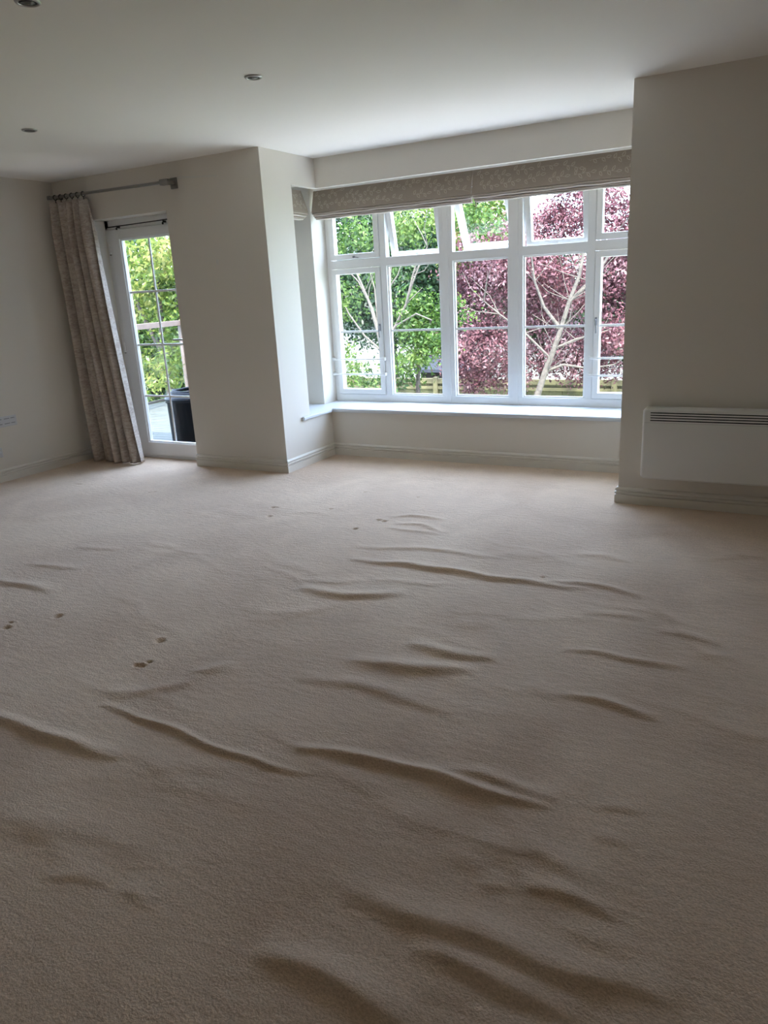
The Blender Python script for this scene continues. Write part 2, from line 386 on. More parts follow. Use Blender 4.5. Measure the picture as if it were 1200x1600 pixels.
PLUM = [
    (-4.51, 12.40, 1.50, 0.64),
    (-4.67, 12.20, 0.57, 0.60),
    (-4.94, 12.40, -0.21, 0.40),
    (-3.70, 12.60, 2.10, 0.47),
    (-3.17, 12.40, 1.33, 0.56),
    (-3.89, 12.90, 1.04, 0.66),
    (-3.52, 12.80, 0.24, 0.49),
    (-2.58, 12.30, 2.14, 0.49),
    (-2.56, 12.60, 1.39, 0.56),
    (-2.54, 12.40, 0.52, 0.46),
    (-5.11, 12.60, 1.42, 0.42),
    (-3.93, 12.00, 1.67, 0.56),
    (-4.98, 12.60, 2.15, 0.33),
    (-5.09, 12.10, 0.16, 0.39),
    (-4.30, 12.60, -0.01, 0.50),
    (-4.54, 12.80, 2.12, 0.35),
    (-3.05, 12.90, 0.07, 0.54),
    (-3.96, 12.40, 2.26, 0.23),
    (-3.24, 12.40, 2.29, 0.35),
    (-1.91, 12.60, 1.73, 0.78),
    (-1.65, 12.60, 0.48, 0.80),
    (-2.78, 12.50, 2.62, 0.34),
]
GREEN = [
    (-6.56, 11.20, 2.23, 0.40),
    (-7.01, 11.40, 1.22, 0.39),
    (-5.75, 11.60, 2.42, 0.47),
    (-5.15, 10.60, 0.99, 0.37),
    (-5.24, 10.40, 0.43, 0.39),
    (-4.89, 10.40, 0.62, 0.34),
    (-5.52, 10.60, 0.01, 0.27),
    (-6.49, 11.00, -0.15, 0.31),
    (-4.68, 11.60, 2.42, 0.36),
    (-4.38, 11.50, 2.25, 0.26),
    (-6.16, 11.40, 1.70, 0.32),
    (-4.84, 11.00, 1.06, 0.18),
    (-7.03, 11.00, 0.28, 0.22),
    (-4.60, 10.80, 0.87, 0.16),
]
DARK = [
    (-10.51, 17.00, 1.62, 0.99),
    (-9.50, 17.50, 1.09, 1.32),
    (-8.14, 17.00, 1.65, 1.08),
    (-10.42, 18.00, 3.05, 1.01),
    (-8.69, 17.50, 2.58, 0.95),
    (-7.26, 17.00, 2.88, 0.59),
    (-7.34, 17.50, 1.60, 0.78),
    (-7.66, 17.00, 0.59, 0.93),
    (-6.89, 18.00, 0.81, 0.95),
    (-5.74, 18.50, 1.51, 0.94),
    (-4.66, 18.00, 0.73, 0.90),
    (-3.20, 16.50, 0.88, 0.80),
    (-3.21, 17.00, 1.77, 0.67),
    (-2.85, 15.50, 0.05, 0.51),
    (-12.82, 18.00, 1.73, 1.45),
    (-2.15, 18.00, 1.05, 1.25),
    (-5.90, 18.00, 0.48, 0.78),
]
YELLOW = [
    (-9.31, 9.20, 2.09, 0.46),
    (-8.43, 8.80, 2.02, 0.43),
    (-9.05, 9.00, 1.69, 0.40),
    (-8.63, 9.10, 1.57, 0.40),
    (-9.82, 9.40, 1.31, 0.43),
    (-9.19, 9.40, 1.18, 0.37),
    (-8.33, 8.80, 0.90, 0.34),
    (-9.42, 9.20, 0.47, 0.45),
    (-8.29, 8.60, 0.43, 0.39),
    (-9.22, 8.70, 0.02, 0.23),
    (-10.53, 9.60, 1.54, 0.67),
    (-8.43, 9.30, 1.06, 0.61),
    (-8.33, 8.00, -0.16, 0.09),
]
plum_trunk = [(-3.72, 11.75, -0.64), (-3.63, 11.75, -0.38), (-3.51, 11.75, -0.02), (-3.37, 11.75, 0.34), (-3.27, 11.75, 0.63), (-3.14, 11.75, 1.06), (-3.0, 11.75, 1.42), (-2.94, 11.75, 1.74)]
pb1 = [(-3.27, 11.75, 0.63), (-3.51, 11.65, 0.98), (-3.63, 11.55, 1.37), (-3.65, 11.45, 1.74)]
pb2 = [(-3.14, 11.75, 1.06), (-2.83, 11.85, 1.32), (-2.6, 11.85, 1.67), (-2.48, 11.85, 2.02)]
pb3 = [(-3.37, 11.75, 0.34), (-3.06, 11.85, 0.47), (-2.71, 11.85, 0.56)]
pb4 = [(-3.43, 11.75, 0.19), (-3.78, 11.55, 0.6), (-4.17, 11.45, 0.91), (-4.39, 11.35, 1.12)]
pb5 = [(-3.51, 11.75, -0.02), (-3.22, 11.75, 0.09), (-2.84, 11.85, 0.02), (-2.45, 11.85, 0.08)]
gt = [(-5.57, 10.25, -0.45), (-5.6, 10.25, -0.04), (-5.63, 10.25, 0.45), (-5.7, 10.25, 0.79), (-5.79, 10.25, 1.12)]
g1 = [(-5.79, 10.25, 1.12), (-5.89, 10.25, 1.36), (-6.02, 10.25, 1.65), (-6.08, 10.25, 1.88)]
g2 = [(-5.7, 10.25, 0.79), (-5.84, 10.25, 1.22), (-5.99, 10.25, 1.51), (-6.15, 10.25, 1.66)]
g3 = [(-5.63, 10.25, 0.45), (-5.94, 10.25, 0.7), (-6.2, 10.25, 1.04), (-6.25, 10.25, 1.14)]
g4 = [(-5.6, 10.25, 0.55), (-5.39, 10.25, 0.83), (-5.19, 10.25, 1.15), (-5.06, 10.25, 1.55), (-4.94, 10.25, 1.85)]
g5 = [(-5.19, 10.25, 1.15), (-5.01, 10.15, 1.46), (-4.9, 10.15, 1.68), (-4.81, 10.25, 1.93)]
g6 = [(-5.5, 10.35, 0.92), (-5.52, 10.35, 1.39), (-5.45, 10.35, 1.75)]
g7 = [(-5.75, 10.35, 0.93), (-5.77, 10.35, 1.4), (-5.84, 10.35, 1.64)]
g8 = [(-5.52, 10.35, 1.39), (-5.36, 10.35, 1.57), (-5.26, 10.35, 1.79)]
g9 = [(-5.39, 10.25, 0.83), (-4.93, 10.05, 1.01), (-4.59, 9.85, 0.92)]

# ================================================================ THE ROOM
T = 0.27
# floor: one carpet with its ripples and furniture dents
def seg_axis(stops):
    out = []
    for (a, b, d) in stops:
        n = max(1, int(round((b - a) / d))); out += [a + (b - a) * i / n for i in range(n)]
    out.append(stops[-1][1]); return np.array(out)
xs = seg_axis([(XL, DX0, .03), (DX0, DX1, .03), (DX1, XA, .013), (XA, XR, .0105), (XR, 0.25, .0105), (0.25, XE, .06)])
ys = seg_axis([(YB, 0.45, .08), (0.45, 2.0, .0075), (2.0, Y2, .0115), (Y2, Y1, .018), (Y1, YW - 0.98, .02), (YW - 0.98, Y3, .03)])
X, Y = np.meshgrid(xs, ys)
Z = np.zeros_like(X)
rng = np.random.RandomState(3)
for (amp, w, pts) in RIDGES:
    P = np.array(pts); n = len(P)
    x0, x1 = P[:, 0].min() - .4, P[:, 0].max() + .4; y0, y1 = P[:, 1].min() - .4, P[:, 1].max() + .4
    ok = (X > x0) & (X < x1) & (Y > y0) & (Y < y1)
    px, py = X[ok], Y[ok]
    px = px + .006 * np.sin(py * 23 + px * 9); py = py + .006 * np.sin(px * 19 + amp * 999)
    L = np.r_[0, np.cumsum(np.hypot(*np.diff(P, axis=0).T))]; tot = L[-1]
    best = np.full(px.shape, 9.); prm = np.zeros(px.shape); sgn = np.zeros(px.shape)
    for i in range(n - 1):
        a, b = P[i], P[i + 1]; d = b - a; l2 = d @ d
        lo = -1e9 if i == 0 else 0; hi = 1e9 if i == n - 2 else 1
        t = np.clip(((px - a[0]) * d[0] + (py - a[1]) * d[1]) / l2, lo, hi)
        ex, ey = px - a[0] - t * d[0], py - a[1] - t * d[1]; dist = np.hypot(ex, ey)
        m = dist < best; best[m] = dist[m]; prm[m] = (L[i] + t * math.sqrt(l2))[m]; sgn[m] = np.sign(d[0] * ey - d[1] * ex)[m]
    u = np.clip(prm / tot, 0, 1); env = np.sin(np.pi * u) ** 0.6 * ((prm > 0) & (prm < tot))
    s = best * sgn
    ww = np.where(s > 0, w * 1.8, w * 0.8)         # gentle on the window side, steep towards the room
    Z[ok] += amp * 1.0 * env * np.exp(-(s / ww) ** 2 / 1.6)
for k in range(46):                                   # faint short ripples all over
    cx_, cy_ = rng.uniform(-3.6, .1), rng.uniform(.75, 3.9); L_ = rng.uniform(.12, .4); an = rng.normal(.03, .28); am = rng.uniform(.0015, .0045); w_ = rng.uniform(.012, .03)
    du, dv = (X - cx_) * math.cos(an) + (Y - cy_) * math.sin(an), -(X - cx_) * math.sin(an) + (Y - cy_) * math.cos(an)
    dv = dv + .02 * np.sin(du * 14 + k); w2 = np.where(dv > 0, w_ * 1.8, w_)
    Z += am * np.exp(-(du / L_) ** 4) * np.exp(-(dv / w2) ** 2 / 1.6)
for k in range(26):                                   # gentle slack of the whole carpet
    a = rng.uniform(1.2, 5.5); th = rng.normal(1.45, .45); ph = rng.uniform(0, 6.28)
    Z += 0.0010 / math.sqrt(a / 2) * np.sin(a * (X * math.cos(th) + Y * math.sin(th)) + ph + .6 * np.sin(1.7 * X + ph))
fade = np.clip(np.minimum.reduce([X - XL, XE - X, Y - YB, np.where((X > XA) & (X < XR), Y3 - Y, Y2 - Y)]) / .25, 0, 1)
Z *= fade
for (dx, dy, dr) in DENTS:
    d2 = (X - dx) ** 2 + (Y - dy) ** 2
    Z -= 0.016 * np.exp(-(d2 / (dr * .75) ** 2) ** 1.3) - 0.002 * np.exp(-(np.sqrt(d2) - dr * 1.5) ** 2 / .006 ** 2)
Z -= Z.max() * 0
ny, nx = X.shape
V = np.stack([X.ravel(), Y.ravel(), Z.ravel()], 1)
ii, jj = np.meshgrid(np.arange(ny - 1), np.arange(nx - 1), indexing='ij')
cx = (X[:-1, :-1] + X[1:, 1:]) / 2; cy = (Y[:-1, :-1] + Y[1:, 1:]) / 2
keep = (cy < Y2) | ((cy < Y1) & (cx < XR)) | ((cx > XA) & (cx < XR)) | ((cx > DX0) & (cx < DX1) & (cy < YW - 0.98))
a = (ii * nx + jj)[keep]
F = np.stack([a, a + 1, a + nx + 1, a + nx], 1)
me = bpy.data.meshes.new('floor'); me.vertices.add(len(V)); me.vertices.foreach_set('co', V.ravel())
me.loops.add(F.size); me.loops.foreach_set('vertex_index', F.ravel().astype(np.int32))
me.polygons.add(len(F)); me.polygons.foreach_set('loop_start', (np.arange(len(F)) * 4).astype(np.int32)); me.polygons.foreach_set('loop_total', np.full(len(F), 4, np.int32))
me.polygons.foreach_set('use_smooth', np.ones(len(F), bool)); me.update(calc_edges=True); me.validate()
me.materials.append(CARPET)
floor = bpy.data.objects.new('floor', me); C.objects.link(floor); tag(floor, kind='structure')
b = MB(); b.box(XL - T, XE + T, YB - T, Y1 + T, -0.35, -0.04); b.box(XA - .5, XR + .4, Y1 + T, 6.0, -0.35, -0.04)
b.build('floor_slab', RENDER, kind='structure')

b = MB(); b.box(XL - T, XE + T, YB - T, Y1 + T, HT, HT + .25); b.box(XA - .5, XR + .4, Y1 + T, 6.05, HT, HT + .25); b.build('ceiling', CEIL, kind='structure')
b = MB(); b.box(XL - T, XL, YB - T, Y1 + T, -.04, HT); b.build('wall_left', WALL, kind='structure')
b = MB()
b.box(XL, DX0, Y1, Y1 + T, -.04, HT); b.box(DX0, DX1, Y1, Y1 + T, DH, HT); b.box(DX1, XA - .5, Y1, Y1 + T, -.04, HT)
b.box(XA - .5, XA, Y1, SY0, -.04, HT)
wd = b.build('wall_door_side', WALL, kind='structure')
p = MB()
p.prism([(-4.39, 2.284), (-4.30, 2.288), (-4.15, 2.276), (-4.02, 2.268), (-3.91, 2.254), (-3.915, 2.247), (-4.06, 2.256), (-4.24, 2.266), (-4.385, 2.272)], 1, Y1 - .0012, Y1 + .01)
p.build('filler_streak', PATCH, wd)
p = MB()
def blob(cx, cz, rx, rz, n=22, seed=1):
    r_ = random.Random(seed); return [(cx + rx * (1 + r_.uniform(-.2, .2)) * math.cos(2 * math.pi * k / n), cz + rz * (1 + r_.uniform(-.15, .15)) * math.sin(2 * math.pi * k / n)) for k in range(n)]
p.prism(blob(-4.01, 1.645, .014, .024), 1, Y1 - .0010, Y1 + .01)
p.build('filler_spot', PATCH, wd)
b = MB()
b.box(XA - .5, XA, SY0, SY1, -.04, HS - .03); b.box(XA - .05, XA, SY0, Y3, HH, HT); b.box(XA - .5, XA - .05, SY0, SY1, HH + .06, HT)
b.box(XA - .5, XW0 + .015, SY1, 6.0, -.04, HT)
b.build('wall_bay_left', WALL, kind='structure')
b = MB()
b.box(XA, XR, Y3, 6.0, -.04, HS - .03); b.box(XW0 + .015, XA, SY1, 6.0, -.04, HS - .03); b.box(XR, XW1 - .015, SY1, 6.0, -.04, HS - .03)
b.box(XA - .05, XR, Y3, Y3 + .05, HH, HT); b.box(XA - .05, XR, Y3 + .05, 6.0, HH + .06, HT)
b.box(XW0 + .015, XA - .05, SY1, 6.0, HH + .06, HT); b.box(XR, XW1 - .015, SY1, 6.0, HH + .06, HT)
b.build('wall_bay_back', WALL, kind='structure')
b = MB()
b.box(XR, XR + .4, Y2, SY1, -.04, HT)
b.box(XW1 - .015, XR + .4, SY1, 6.0, -.04, HT)
b.build('wall_bay_right', WALL, kind='structure')
b = MB(); b.box(XR + .4, XE + T, Y2, Y2 + T, -.04, HT); b.build('wall_heater_side', WALL, kind='structure')
b = MB(); b.box(XE, XE + T, YB - T, Y2, -.04, HT); b.build('wall_right', WALL, kind='structure')
b = MB(); b.box(XL, XE, YB - T, YB, -.04, HT)
b.build('wall_rear', WALL, kind='structure')

# baseboards, moulded and mitred
PROF = [(0, 0), (.018, 0), (.018, .058), (.0095, .062), (.0095, .067), (.019, .071), (.019, .079), (.009, .083), (.009, .088), (.0155, .0915), (.0155, .098), (.010, .104), (.004, .108), (0, .109)]
def base_run(pts):
    """pts: wall line corners, room on the left-hand side of travel; returns offset function per corner"""
    n = len(pts); out = []
    for i in range(n):
        ds = []
        if i > 0: d = Vector(pts[i]) - Vector(pts[i - 1]); ds.append(d.normalized())
        if i < n - 1: d = Vector(pts[i + 1]) - Vector(pts[i]); ds.append(d.normalized())
        ns = [Vector((-d.y, d.x)) for d in ds]
        if len(ns) == 1: m = ns[0]
        else:
            m = (ns[0] + ns[1]); m = m / m.dot(ns[0])
        out.append(m)
    return out
def baseboard(names, pts):
    ms = base_run(pts)
    for i, nm in enumerate(names):
        b = MB(); n = len(PROF); vs = []
        for k in (i, i + 1):
            for (o, z) in PROF:
                q = Vector(pts[k]) + ms[k] * (o + 0.0005 if o else 0.0); vs.append((q.x, q.y, z - .006))
        fs = [[j, (j + 1) % n, (j + 1) % n + n, j + n] for j in range(n)] + [list(range(n)), list(range(2 * n - 1, n - 1, -1))]
        b.add(vs, fs); b.build(nm, GLOSSW, kind='structure')
# travel clockwise seen from above is reversed so that the room lies to the left
baseboard(['baseboard_heater_side', 'baseboard_bay_right', 'baseboard_bay_back', 'baseboard_bay_left', 'baseboard_door_side'],
          [(XE, Y2), (XR, Y2), (XR, Y3), (XA, Y3), (XA, Y1), (DX1, Y1)])
baseboard(['baseboard_corner', 'baseboard_left'], [(DX0, Y1), (XL, Y1), (XL, YB)])

# window board running round the bay
b = MB()
z0, z1 = HS - .03, HS
poly = [(XA + .028, SY0 - .125), (XA + .028, Y3 - .028), (XR, Y3 - .028), (XR, SY1), (XW1 - .015, SY1), (XW1 - .015, YW + .03),
        (XW0 + .015, YW + .03), (XW0 + .015, SY1), (XA - .39, SY1), (XA - .39, SY0), (XA, SY0), (XA, SY0 - .125)]
bm = bmesh.new(); vt = [bm.verts.new((x, y, z0)) for x, y in poly]; fc = bm.faces.new(vt)
ex = bmesh.ops.extrude_face_region(bm, geom=[fc]); bmesh.ops.translate(bm, verts=[g for g in ex['geom'] if isinstance(g, bmesh.types.BMVert)], vec=(0, 0, z1 - z0))
bmesh.ops.recalc_face_normals(bm, faces=bm.faces[:]); bmesh.ops.bevel(bm, geom=bm.edges[:], offset=.006, segments=3, affect='EDGES')
me = bpy.data.meshes.new('trim_1'); bm.to_mesh(me); bm.free(); me.materials.append(SILL)
o = bpy.data.objects.new('trim_1', me); C.objects.link(o); tag(o, kind='structure')

# ================================================================ BAY WINDOW
def ring(b, x0, x1, z0, z1, w, y0, y1, bev=.004, wb=None):
    wb = wb or w
    b.cbox(x0, x1, y0, y1, z0, z0 + wb, bev); b.cbox(x0, x1, y0, y1, z1 - w, z1, bev)
    b.cbox(x0, x0 + w, y0 + .0006, y1 - .0006, z0 + wb * .6, z1 - w * .6, bev); b.cbox(x1 - w, x1, y0 + .0006, y1 - .0006, z0 + wb * .6, z1 - w * .6, bev)
win = empty('window_1', ((XW0 + XW1) / 2, YW, HS)); tag(win, kind='structure')
COL = [(-3.680, -3.190), (-3.130, -2.640), (-2.520, -2.050), (-1.930, -1.436), (-1.376, -0.890)]
LZ0, LZ1, UZ0, UZ1 = .472, 1.566, 1.636, 2.125
b = MB(win.location)
y0, y1 = YW, YW + .07
b.cbox(XW0, XW1, y0, y1, HS - .001, LZ0, .005); b.cbox(XW0, XW1, y0, y1, UZ1, HH + .058, .005)
b.cbox(XW0, COL[0][0], y0 + .001, y1 - .001, LZ0 - .02, UZ1 + .02, .005); b.cbox(COL[4][1], XW1, y0 + .001, y1 - .001, LZ0 - .02, UZ1 + .02, .005)
for i in range(4):
    xa, xb = COL[i][1], COL[i + 1][0]
    b.cbox(xa, xb, y0 + .001, y1 - .001, LZ0 - .02, UZ1 + .02, .006)
    if xb - xa > .1:                                  # coupled frames: cover strip down the middle
        xm = (xa + xb) / 2; b.cbox(xm - .022, xm + .022, y0 - .004, y0 + .01, HS, HH + .01, .003)
for xa, xb in COL: b.cbox(xa - .02, xb + .02, y0 + .0015, y1 - .0015, LZ1, UZ0, .005)
for xa, xb in COL[1:4]:                               # glazing beads of the fixed lower panes
    ring(b, xa - .002, xb + .002, LZ0 - .002, LZ1 + .002, .014, y0 + .016, y0 + .04, .003)
b.build('frame', PVC, win)
def pane(x0, x1, z0, z1, y, parent, mb_off=None):
    b = MB(mb_off if mb_off is not None else ((x0 + x1) / 2, y, (z0 + z1) / 2)); b.box(x0, x1, y - .002, y + .002, z0, z1); return b.build('glass', GLASS, parent)
def handle(x, z, side, parent, y):
    b = MB((x, y, z)); b.cbox(x - .009, x + .009, y - .012, y, z - .03, z + .03, .004)
    b.build('handle_plate', PVC, parent) if False else None
    b.tube([(x, y - .008, z + .012), (x, y - .034, z + .012), (x + side * .004, y - .038, z), (x + side * .006, y - .036, z - .045), (x + side * .006, y - .034, z - .085)], [.006, .006, .006, .005, .005], 8)
    return b.build('handle', GREYP, parent)
for i, (xa, xb) in enumerate(COL):
    zb = 1.027
    if i in (1, 2, 3):
        pane(xa + .008, xb - .008, LZ0 + .008, LZ1 - .008, YW + .032, win)
        b = MB((xa, YW, zb)); b.cbox(xa + .008, xb - .008, YW + .020, YW + .0295, zb - .009, zb + .009, .002); b.build('glazing_bar', PVC, win)
    else:
        m = 3e-3
        off = Vector((xa, YW, LZ0)); sb = MB(off); gx0, gx1 = xa + .046, xb - .046
        ring(sb, xa + m, xb - m, LZ0 + m, LZ1 - m, .046, YW - .014, YW + .05, .007)
        sash = sb.build('casement', PVC, win)
        pane(gx0 - .01, gx1 + .01, LZ0 + .045, LZ1 - .045, YW + .02, sash)
        b = MB(off); b.cbox(gx0, gx1, YW + .006, YW + .0175, zb - .009, zb + .009, .002); b.build('glazing_bar', PVC, sash)
        handle(xb - .024 if i == 0 else xa + .024, 1.06, 1, sash, YW - .014)
        # two restrictor bars across the casement
        for z in (.787, .655):
            a0, a1 = (xa - .035, xb + .012) if i == 0 else (xa - .022, xb + .02)
            b = MB((a0, YW - .03, z)); b.tube([(a0, YW - .032, z), (a1, YW - .032, z)], .0065, 10)
            for xx in (a0 + .004, a1 - .006): b.cbox(xx - .01, xx + .01, YW - .036, YW - .0 + .001, z - .012, z + .016, .003)
            b.build('safety_bar', PVC, win)
    # top lights
    ang = {0: 0, 1: 12.5, 2: 29, 3: 10, 4: 0}[i]
    m = .003; hy = YW + .02
    off = Vector((xa, hy, UZ1 - m)); sb = MB(off)
    ring(sb, xa + m, xb - m, UZ0 + m, UZ1 - m, .046, YW - .012, YW + .045, .007)
    sash = sb.build('top_sash', PVC, win)
    pane(xa + .036, xb - .036, UZ0 + .036, UZ1 - .036, YW + .018, sash, off)
    xm = (xa + xb) / 2
    b = MB(off)
    b.cbox(xm - .012, xm + .012, YW - .022, YW - .011, UZ0 + .012, UZ0 + .030, .003)
    b.tube([(xm, YW - .02, UZ0 + .02), (xm + .05, YW - .024, UZ0 + .012)], .004, 8)
    b.build('stay', GREYP if i in (0, 4) else PVC, sash)
    for ch in sash.children: ch.location = (0, 0, 0)
    sash.rotation_euler = (R(ang), 0, 0); sash.location.z -= ang * .0017; sash.location.y += ang * .0006   # the friction stays let the top slide down

def side_window(name, x, s):
    w = empty(name, (x, (SY0 + SY1) / 2, HS)); tag(w, kind='structure')
    b = MB(w.location); xx0, xx1 = sorted((x, x + s * .07))
    def rg(a0, a1, c0, c1, t, xa, xb):
        b.cbox(xa, xb, a0, a1, c0, c0 + t); b.cbox(xa, xb, a0, a1, c1 - t, c1); b.cbox(xa + .001, xb - .001, a0, a0 + t, c0 + .01, c1 - .01); b.cbox(xa + .001, xb - .001, a1 - t, a1, c0 + .01, c1 - .01)
    rg(SY0 - .005, SY1 + .005, HS, HH + .058, .06, xx0, xx1); b.cbox(xx0, xx1, SY0 + .02, SY1 - .02, LZ1, UZ0)
    b.build('frame', PVC, w)
    b = MB((x, SY0, HS)); b.box(x + s * .03, x + s * .034, SY0 + .05, SY1 - .05, HS + .05, HH - .04); b.build('glass', GLASS, w)
side_window('window_2', XA - .38, -1)

# ================================================================ BALCONY DOOR
YD = 4.86
door = empty('door_1', (DX0, YD, 0)); tag(door, kind='structure')
b = MB(door.location)
b.cbox(DX0 - .01, DX0 + .045, YD, YD + .08, 0, DH + .01, .004); b.cbox(DX1 - .045, DX1 + .01, YD, YD + .08, 0, DH + .01, .004)
b.cbox(DX0, DX1, YD, YD + .08, DH - .075, DH + .01, .004); b.box(DX0, DX1, YD + .0, YD + .1, -.04, .022)
b.build('door_frame', PVC, door)
lx0, lx1, lz0, lz1 = DX0 + .048, DX1 - .048, .026, DH - .078
gx0, gx1, gz0, gz1 = -5.172, -4.545, .146, 1.902
off = Vector((lx0, YD, lz0)); b = MB(off)
b.cbox(lx0, gx0, YD - .012, YD + .05, lz0, lz1, .006); b.cbox(gx1, lx1, YD - .012, YD + .05, lz0, lz1, .006)
b.cbox(gx0 - .02, gx1 + .02, YD - .011, YD + .049, lz0, gz0, .006); b.cbox(gx0 - .02, gx1 + .02, YD - .011, YD + .049, gz1, lz1, .006)
ring(b, gx0 - .004, gx1 + .004, gz0 - .004, gz1 + .004, .016, YD + .0, YD + .03, .003)
leaf = b.build('door_leaf', PVC, door)
b = MB(off); b.box(gx0 + .005, gx1 - .005, YD + .026, YD + .030, gz0 + .005, gz1 - .005); b.build('glass', GLASS, leaf)
b = MB(off); xm = (gx0 + gx1) / 2
b.cbox(xm - .008, xm + .008, YD + .014, YD + .0245, gz0, gz1, .002)
for z in (1.464, 1.017, .565): b.cbox(gx0, gx1, YD + .0135, YD + .025, z - .009, z + .009, .002)
b.build('glazing_bars', PVC, leaf)
for z in (1.83, 1.0, .14):
    b = MB((lx0, YD, z)); b.tube([(lx0 - .002, YD - .018, z - .045), (lx0 - .002, YD - .018, z + .045)], .007, 10); b.box(lx0 - .02, lx0 + .016, YD - .014, YD - .008, z - .035, z + .035)
    b.tube([(lx0 - .002, YD - .018, z - .05), (lx0 - .002, YD - .018, z - .044)], .0085, 10, 1)
    b.build('hinge', [PVC, DARKM], leaf)
b = MB((lx1 - .03, YD, 1.0)); hx = lx1 - .035
b.cbox(hx - .014, hx + .014, YD - .022, YD - .01, .93, 1.14, .004); b.tube([(hx, YD - .02, 1.06), (hx, YD - .06, 1.06), (hx - .02, YD - .062, 1.06), (hx - .1, YD - .06, 1.06)], .008, 10)
b.build('handle', CHROME, leaf)

# slim net rod above the door glass
t = empty('net_curtain_rod', (-5.28, YD - .04, 2.003)); tag(t, 'thin dark rod with two small hooks just above the balcony door glass', 'curtain rod')
b = MB(t.location); b.tube([(-5.28, YD - .03, 2.003), (DX1 - .01, YD - .03, 2.012)], .0042, 8); b.build('rod', DARKM, t)
for x in (-5.155, -4.625):
    b = MB((x, YD - .03, 2.0)); b.cbox(x - .005, x + .005, YD - .034, YD - .001, 1.99, 2.006, .002); b.lathe([(0.0, -.010), (.006, -.008), (.008, 0), (.006, .008), (0, .010)], (x, YD - .038, 1.984), 12)
    b.build('bracket', DARKM, t)

# ================================================================ CURTAIN AND RAIL
YC = 4.618
rail = empty('curtain_rail', (-5.0, YC, 2.25)); tag(rail, 'brushed metal curtain rail with square bracket above the balcony door', 'curtain rail')
ra, rb = Vector((-5.67, YC, 2.262)), Vector((-4.36, YC, 2.245))
b = MB(rail.location); b.tube([ra, rb], .012, 16); b.build('rail_tube', STEEL, rail)
b = MB(rb); b.cbox(-4.395, -4.315, YC - .018, YC + .018, 2.224, 2.266, .004); b.build('finial', STEEL, rail)
b = MB(rb); b.cbox(-4.372, -4.330, YC + .01, Y1 - .006, 2.232, 2.258, .003); b.cbox(-4.385, -4.318, Y1 - .012, Y1 + .001, 2.205, 2.285, .004); b.build('bracket', STEEL, rail)
b = MB(ra); b.cbox(-5.685, -5.655, YC - .016, YC + .016, 2.246, 2.278, .004); b.cbox(-5.655, -5.625, YC + .01, Y1 + .001, 2.25, 2.275, .003); b.build('bracket', STEEL, rail)
ringmesh = None
for k in range(6):
    x = -5.60 + k * .068; z = 2.262 - (x + 5.67) * .013
    if ringmesh is None:
        b = MB((x, YC, z)); b.tube([(x, YC + .019 * math.cos(q), z - .004 + .019 * math.sin(q)) for q in [i * math.pi / 8 for i in range(17)]], .0035, 8, caps=False); b.box(x - .002, x + .002, YC - .003, YC + .003, z - .045, z - .022)
        r0_ = b.build('ring', DARKM, rail); ringmesh = r0_
    else:
        c = ringmesh.copy(); C.objects.link(c); c.parent = rail; c.location = Vector((x, YC, z)) - rail.location

NS, NZ, NF = 320, 100, 5
vs = []; ztop, zbot = 2.222, 0.006
for j in range(NZ + 1):
    t_ = j / NZ; z = ztop + (zbot - ztop) * t_
    xl = -5.645 + .075 * t_ ** 1.2; xr = -5.235 + .205 * t_ ** 1.15
    open_ = min(1, t_ / .12)
    A = .024 + .036 * open_ + .004 * t_; sp = (xr - xl) / NF
    for i in range(NS + 1):
        s = i / NS
        ph = 2 * math.pi * (NF * s + .16 * math.sin(2 * math.pi * s * 1.4 + 1.0) + .07 * math.sin(6 * s + 2.2 * t_) - .25)
        k_ = .75 + .35 * math.sin(2.6 * s * NF + 1.3)
        B = sp * (.07 + .05 * open_) * (.8 + .3 * math.sin(1.7 * s * NF))
        x = xl + (xr - xl) * s + B * math.sin(ph) + .006 * math.sin(7 * t_ + 4 * s)
        y = YC - .004 - A * k_ * math.cos(ph) + .006 * math.sin(2 * ph + 3 * t_) + .010 * math.sin(4 * t_ + 3 * s) - .006 * t_
        if t_ > .94: y += .006 * math.sin(ph * 3 + 1) * (t_ - .94) / .06; x += .004 * math.sin(ph * 2.3) * (t_ - .94) / .06
        vs.append((x, min(y, Y1 - .022), z))
fs = []
for j in range(NZ):
    for i in range(NS):
        a_ = j * (NS + 1) + i; fs.append((a_, a_ + 1, a_ + NS + 2, a_ + NS + 1))
b = MB((-5.4, YC, 0)); b.add(vs, fs, 0, True)
cur = b.build('curtain', CURTAIN); tag(cur, 'full length taupe patterned curtain gathered beside the balcony door', 'curtain')
md = cur.modifiers.new('thick', 'SOLIDIFY'); md.thickness = .003

# ================================================================ ROMAN BLINDS
def leaf_strip(b, P, cx, cz, ang, L, W, lw=.0036):
    """outlined leaf on the blind; P maps (u, v) to a point"""
    n = 12; outer = []; inner = []
    for k in range(2 * n):
        t_ = k / n
        if t_ < 1: u = t_; v = W * math.sin(math.pi * t_) ** .8 * (1 - .25 * t_)
        else: u = 2 - t_; v = -W * math.sin(math.pi * (2 - t_)) ** .8 * (1 - .25 * (2 - t_))
        for lst, q in ((outer, 1.0), (inner, 1 - 2.2 * lw / W)):
            uu_ = (.5 + (u - .5) * (1 - (1 - q) * .5)) * L; vv_ = v * q
            lst.append((cx + uu_ * math.cos(ang) - vv_ * math.sin(ang), cz + uu_ * math.sin(ang) + vv_ * math.cos(ang)))
    vv = [P(*q) for q in outer + inner]; m = 2 * n
    b.add(vv, [(k, (k + 1) % m, (k + 1) % m + m, k + m) for k in range(m)], 1)
